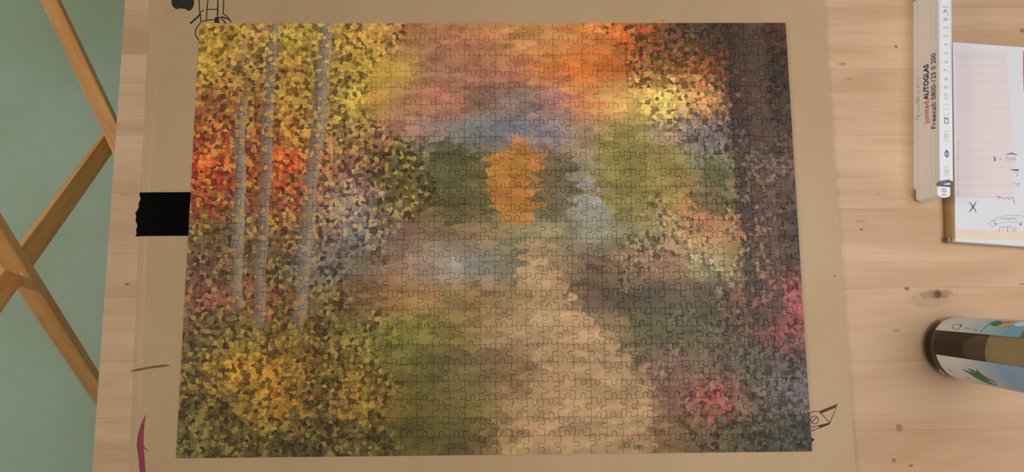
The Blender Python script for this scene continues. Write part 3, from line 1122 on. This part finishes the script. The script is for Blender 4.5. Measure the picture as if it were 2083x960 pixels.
def label_patch(name, a0, a1, z0, z1, r, mat, label=None, taper=0.0):
    verts, faces = [], []
    NA, NZ = 28, 6
    for layer, rr_ in ((0, r + 0.00018), (1, r + 0.00002)):
        for iz in range(NZ + 1):
            for ia in range(NA + 1):
                verts.append(on_bottle(a0 + (a1 - a0) * ia / NA, z0 + (z1 - z0) * iz / NZ, rr_))
    K = (NA + 1) * (NZ + 1)
    for iz in range(NZ):
        for ia in range(NA):
            q = iz * (NA + 1) + ia
            faces.append((q, q + 1, q + NA + 2, q + NA + 1))
    return mesh_obj(name, verts[:K], faces, mat, bottle, smooth=True, label=label)


au0, zu0 = bottle_uv(1908, 664)
au1, zu1 = bottle_uv(2068, 696)
al0, zl0 = bottle_uv(1904, 719)
al1, zl1 = bottle_uv(2060, 746)
LEVEL_SEEN = bottle_uv(2009, 710, 0.0315)
print('label', math.degrees(au0), zu0, math.degrees(au1), zu1, math.degrees(al0), zl0, math.degrees(al1), zl1, 'level', bottle_uv(2008, 710))
aU, aL = (au0 + au1) / 2, (al0 + al1) / 2
lab1 = label_patch('front_label', aU, aU - math.radians(120), (zu0), max(zu1, 0.08), BR, M['label'], 'white label turning sky blue, with a fruit picture')
lab2 = label_patch('back_label', aL, aL + math.radians(112), (zl0), 0.140, BR, M['label_back'], 'white label turning blue, with green leaves')
label_patch('label_border', aU, aU - math.radians(120), zu0, zu0 + 0.0022, BR + 0.00012, M['label_yellow'])


def bottle_blob(pts, name, mat, lift=0.0004):
    bm = bmesh.new()
    # dense fan so that the print follows the curve
    n = len(pts)
    A = [bottle_uv(x, y) for x, y in pts]
    A = [((a + 2 * math.pi) if a < 0.5 else a, z) for a, z in A]
    c = (sum(a for a, _ in A) / n, sum(z for _, z in A) / n)
    cv = bm.verts.new(on_bottle(c[0], c[1], BR + lift))
    mids = [bm.verts.new(on_bottle((c[0] + a) / 2, (c[1] + z) / 2, BR + lift)) for a, z in A]
    outs = [bm.verts.new(on_bottle(a, z, BR + lift)) for a, z in A]
    for q in range(n):
        w = (q + 1) % n
        bm.faces.new((cv, mids[q], mids[w]))
        bm.faces.new((mids[q], outs[q], outs[w], mids[w]))
    return bm_obj(name, bm, mat, bottle)


def bottle_lines(lines, name, mat, lift=0.0004):
    bm = bmesh.new()
    for pts, w in lines:
        A = [bottle_uv(x, y) for x, y in pts]
        for (a0, z0), (a1, z1) in zip(A[:-1], A[1:]):
            up = on_bottle((a0 + a1) / 2, 0, 1.0)
            p0, p1 = on_bottle(a0, z0, BR), on_bottle(a1, z1, BR)
            if (p1 - p0).length > 1e-5:
                add_ribbon(bm, [p0, p1], w, lift, up)
    return bm_obj(name, bm, mat, bottle)


bottle_lines([(arc(1946, 665, 8, 5.5, -20, 285, 12), 0.0011), ([(1950, 660), (1955, 661), (1957, 664)], 0.0018)], 'recycling_mark', M['label_grey'])
bottle_lines([([(1963, 667), (1974, 669)], 0.0012), ([(1981, 669), (1988, 673)], 0.0012), ([(1994, 677), (2000, 671), (2008, 663), (2018, 656), (2030, 652)], 0.0012)], 'small_print', M['label_grey'])
bottle_blob([(2014, 658), (2022, 654), (2032, 653), (2042, 656), (2036, 661), (2026, 664), (2018, 663)], 'leaf_print', M['leaf_green'])
bottle_blob([(2032, 662), (2040, 659), (2050, 658), (2060, 658), (2066, 660), (2060, 663), (2048, 664), (2038, 667), (2032, 666)], 'fruit_print', M['fruit_orange'])
bottle_blob([(2040, 656), (2052, 654), (2062, 655), (2052, 657.5), (2044, 658)], 'fruit_print', M['fruit_red'])
bottle_blob([(2062, 660), (2072, 656), (2090, 655), (2090, 662), (2074, 665), (2064, 664)], 'blossom_print', M['label_white'])
bottle_blob([(1956, 750), (1972, 755), (1984, 759), (1978, 753), (1966, 748), (1980, 752), (1987, 757), (1987, 749), (1992, 756), (2000, 763), (2012, 770), (2024, 776), (2029, 784), (2014, 781), (1998, 775), (1982, 766)],
            'leaf_print', M['leaf_green'])
bottle_lines([([(1929, 749), (1938, 757)], 0.0014), ([(1966, 768), (1974, 770)], 0.0014)], 'small_print', M['label_grey'])

# ------------------------------------------------------------------ folding wooden rack below the left table edge
rack = empty('folding_rack', (at(60, 560, FZ).x, at(60, 560, FZ).y, FZ), 0, 'orange varnished wooden folding rack with crossed bars on the green floor', 'rack')


def bar(p0, p1, w, t, lean, name='bar'):
    d = (p1 - p0)
    L = d.length
    x = d.normalized()
    mid = (p0 + p1) / 2
    up = (CAM - mid).normalized() + Vector(lean)
    up = (up - x * up.dot(x)).normalized()
    y = up.cross(x).normalized()
    bm = bevel_box(-L / 2, L / 2, -w / 2, w / 2, -t / 2, t / 2, 0.0022, 2)
    o = bm_obj(name, bm, M['rack'], rack)
    mw = Matrix((x, y, up)).transposed().to_4x4()
    mw.translation = mid - rack.location
    o.matrix_local = mw
    return o


def bolt(px, py, z):
    p = at(px, py, z)
    v, f = lathe([(0.0, 0.0014), (0.0014, 0.0012), (0.0021, 0.0005), (0.0023, 0.0), (0.0023, -0.004)], 16)
    mesh_obj('screw', v, f, M['screw'], rack, p - rack.location, smooth=True, label='small steel screw')


def thru(a, b, ta, tb):
    """extend the segment a-b"""
    return a + (b - a) * ta, a + (b - a) * tb


a, b = at(103, 0, -0.555), at(222, 250, -0.555)
p0, p1 = thru(a, b, -0.9, 1.28)
bar(p0, p1, 0.0335, 0.018, (-0.35, 0, 0.2))
a, b = at(216, 294, -0.585), at(46, 528, -0.375)
p0, p1 = thru(a, b, -0.16, 1.75)
bar(p0, p1, 0.0345, 0.018, (0.50, -0.36, 0))
a, b = at(38, 545, -0.345), at(187, 775, -0.62)
p0, p1 = thru(a, b, -0.75, 1.44)
bar(p0, p1, 0.0375, 0.016, (-0.45, 0, 0.3))
bolt(233, 277, -0.543)
bolt(45, 557, -0.335)

# ------------------------------------------------------------------ print and ink belong to the sheet, label or leaf they are on
def hand_down(root, names, part, test=None):
    for o in list(root.children):
        if o is not part and o.name.split('.')[0] in names and (test is None or test(o)):
            o.parent = part


hand_down(board, {'marker_doodle', 'ink_blot', 'pencil_smear', 'crayon_crescent', 'crayon_tick', 'pen_doodle', 'pen_speck'}, sheet)
top_sheet = [o for o in pad.children if o.name.split('.')[0] == 'sheets'][-1]
top_sheet['label'] = 'printed top sheet'
hand_down(pad, {'cream_edge', 'form_field', 'form_rule', 'margin_print', 'pen_cross', 'pen_note', 'pencil_note', 'printed_mark', 'printed_dot', 'magenta_block'}, top_sheet)
leaves = sorted((o for o in ruler.children if o.name.split('.')[0] == 'leaf'), key=lambda o: o.name)
hand_down(ruler, {'graduation', 'class_mark', 'oval_mark', 'maker_mark'}, leaves[-1])
hand_down(ruler, {'lettering'}, leaves[-1], lambda o: all(abs(v.co.z - RH) < 0.0006 for v in o.data.vertices))
hand_down(ruler, {'lettering'}, leaves[-2], lambda o: all(abs(v.co.z - RH + lt) < 0.0006 for v in o.data.vertices))
back = {'leaf_print.001', 'small_print.001'}
hand_down(bottle, {'recycling_mark', 'small_print', 'leaf_print', 'fruit_print', 'blossom_print', 'label_border'}, lab1, lambda o: o.name not in back)
hand_down(bottle, {'leaf_print', 'small_print'}, lab2)
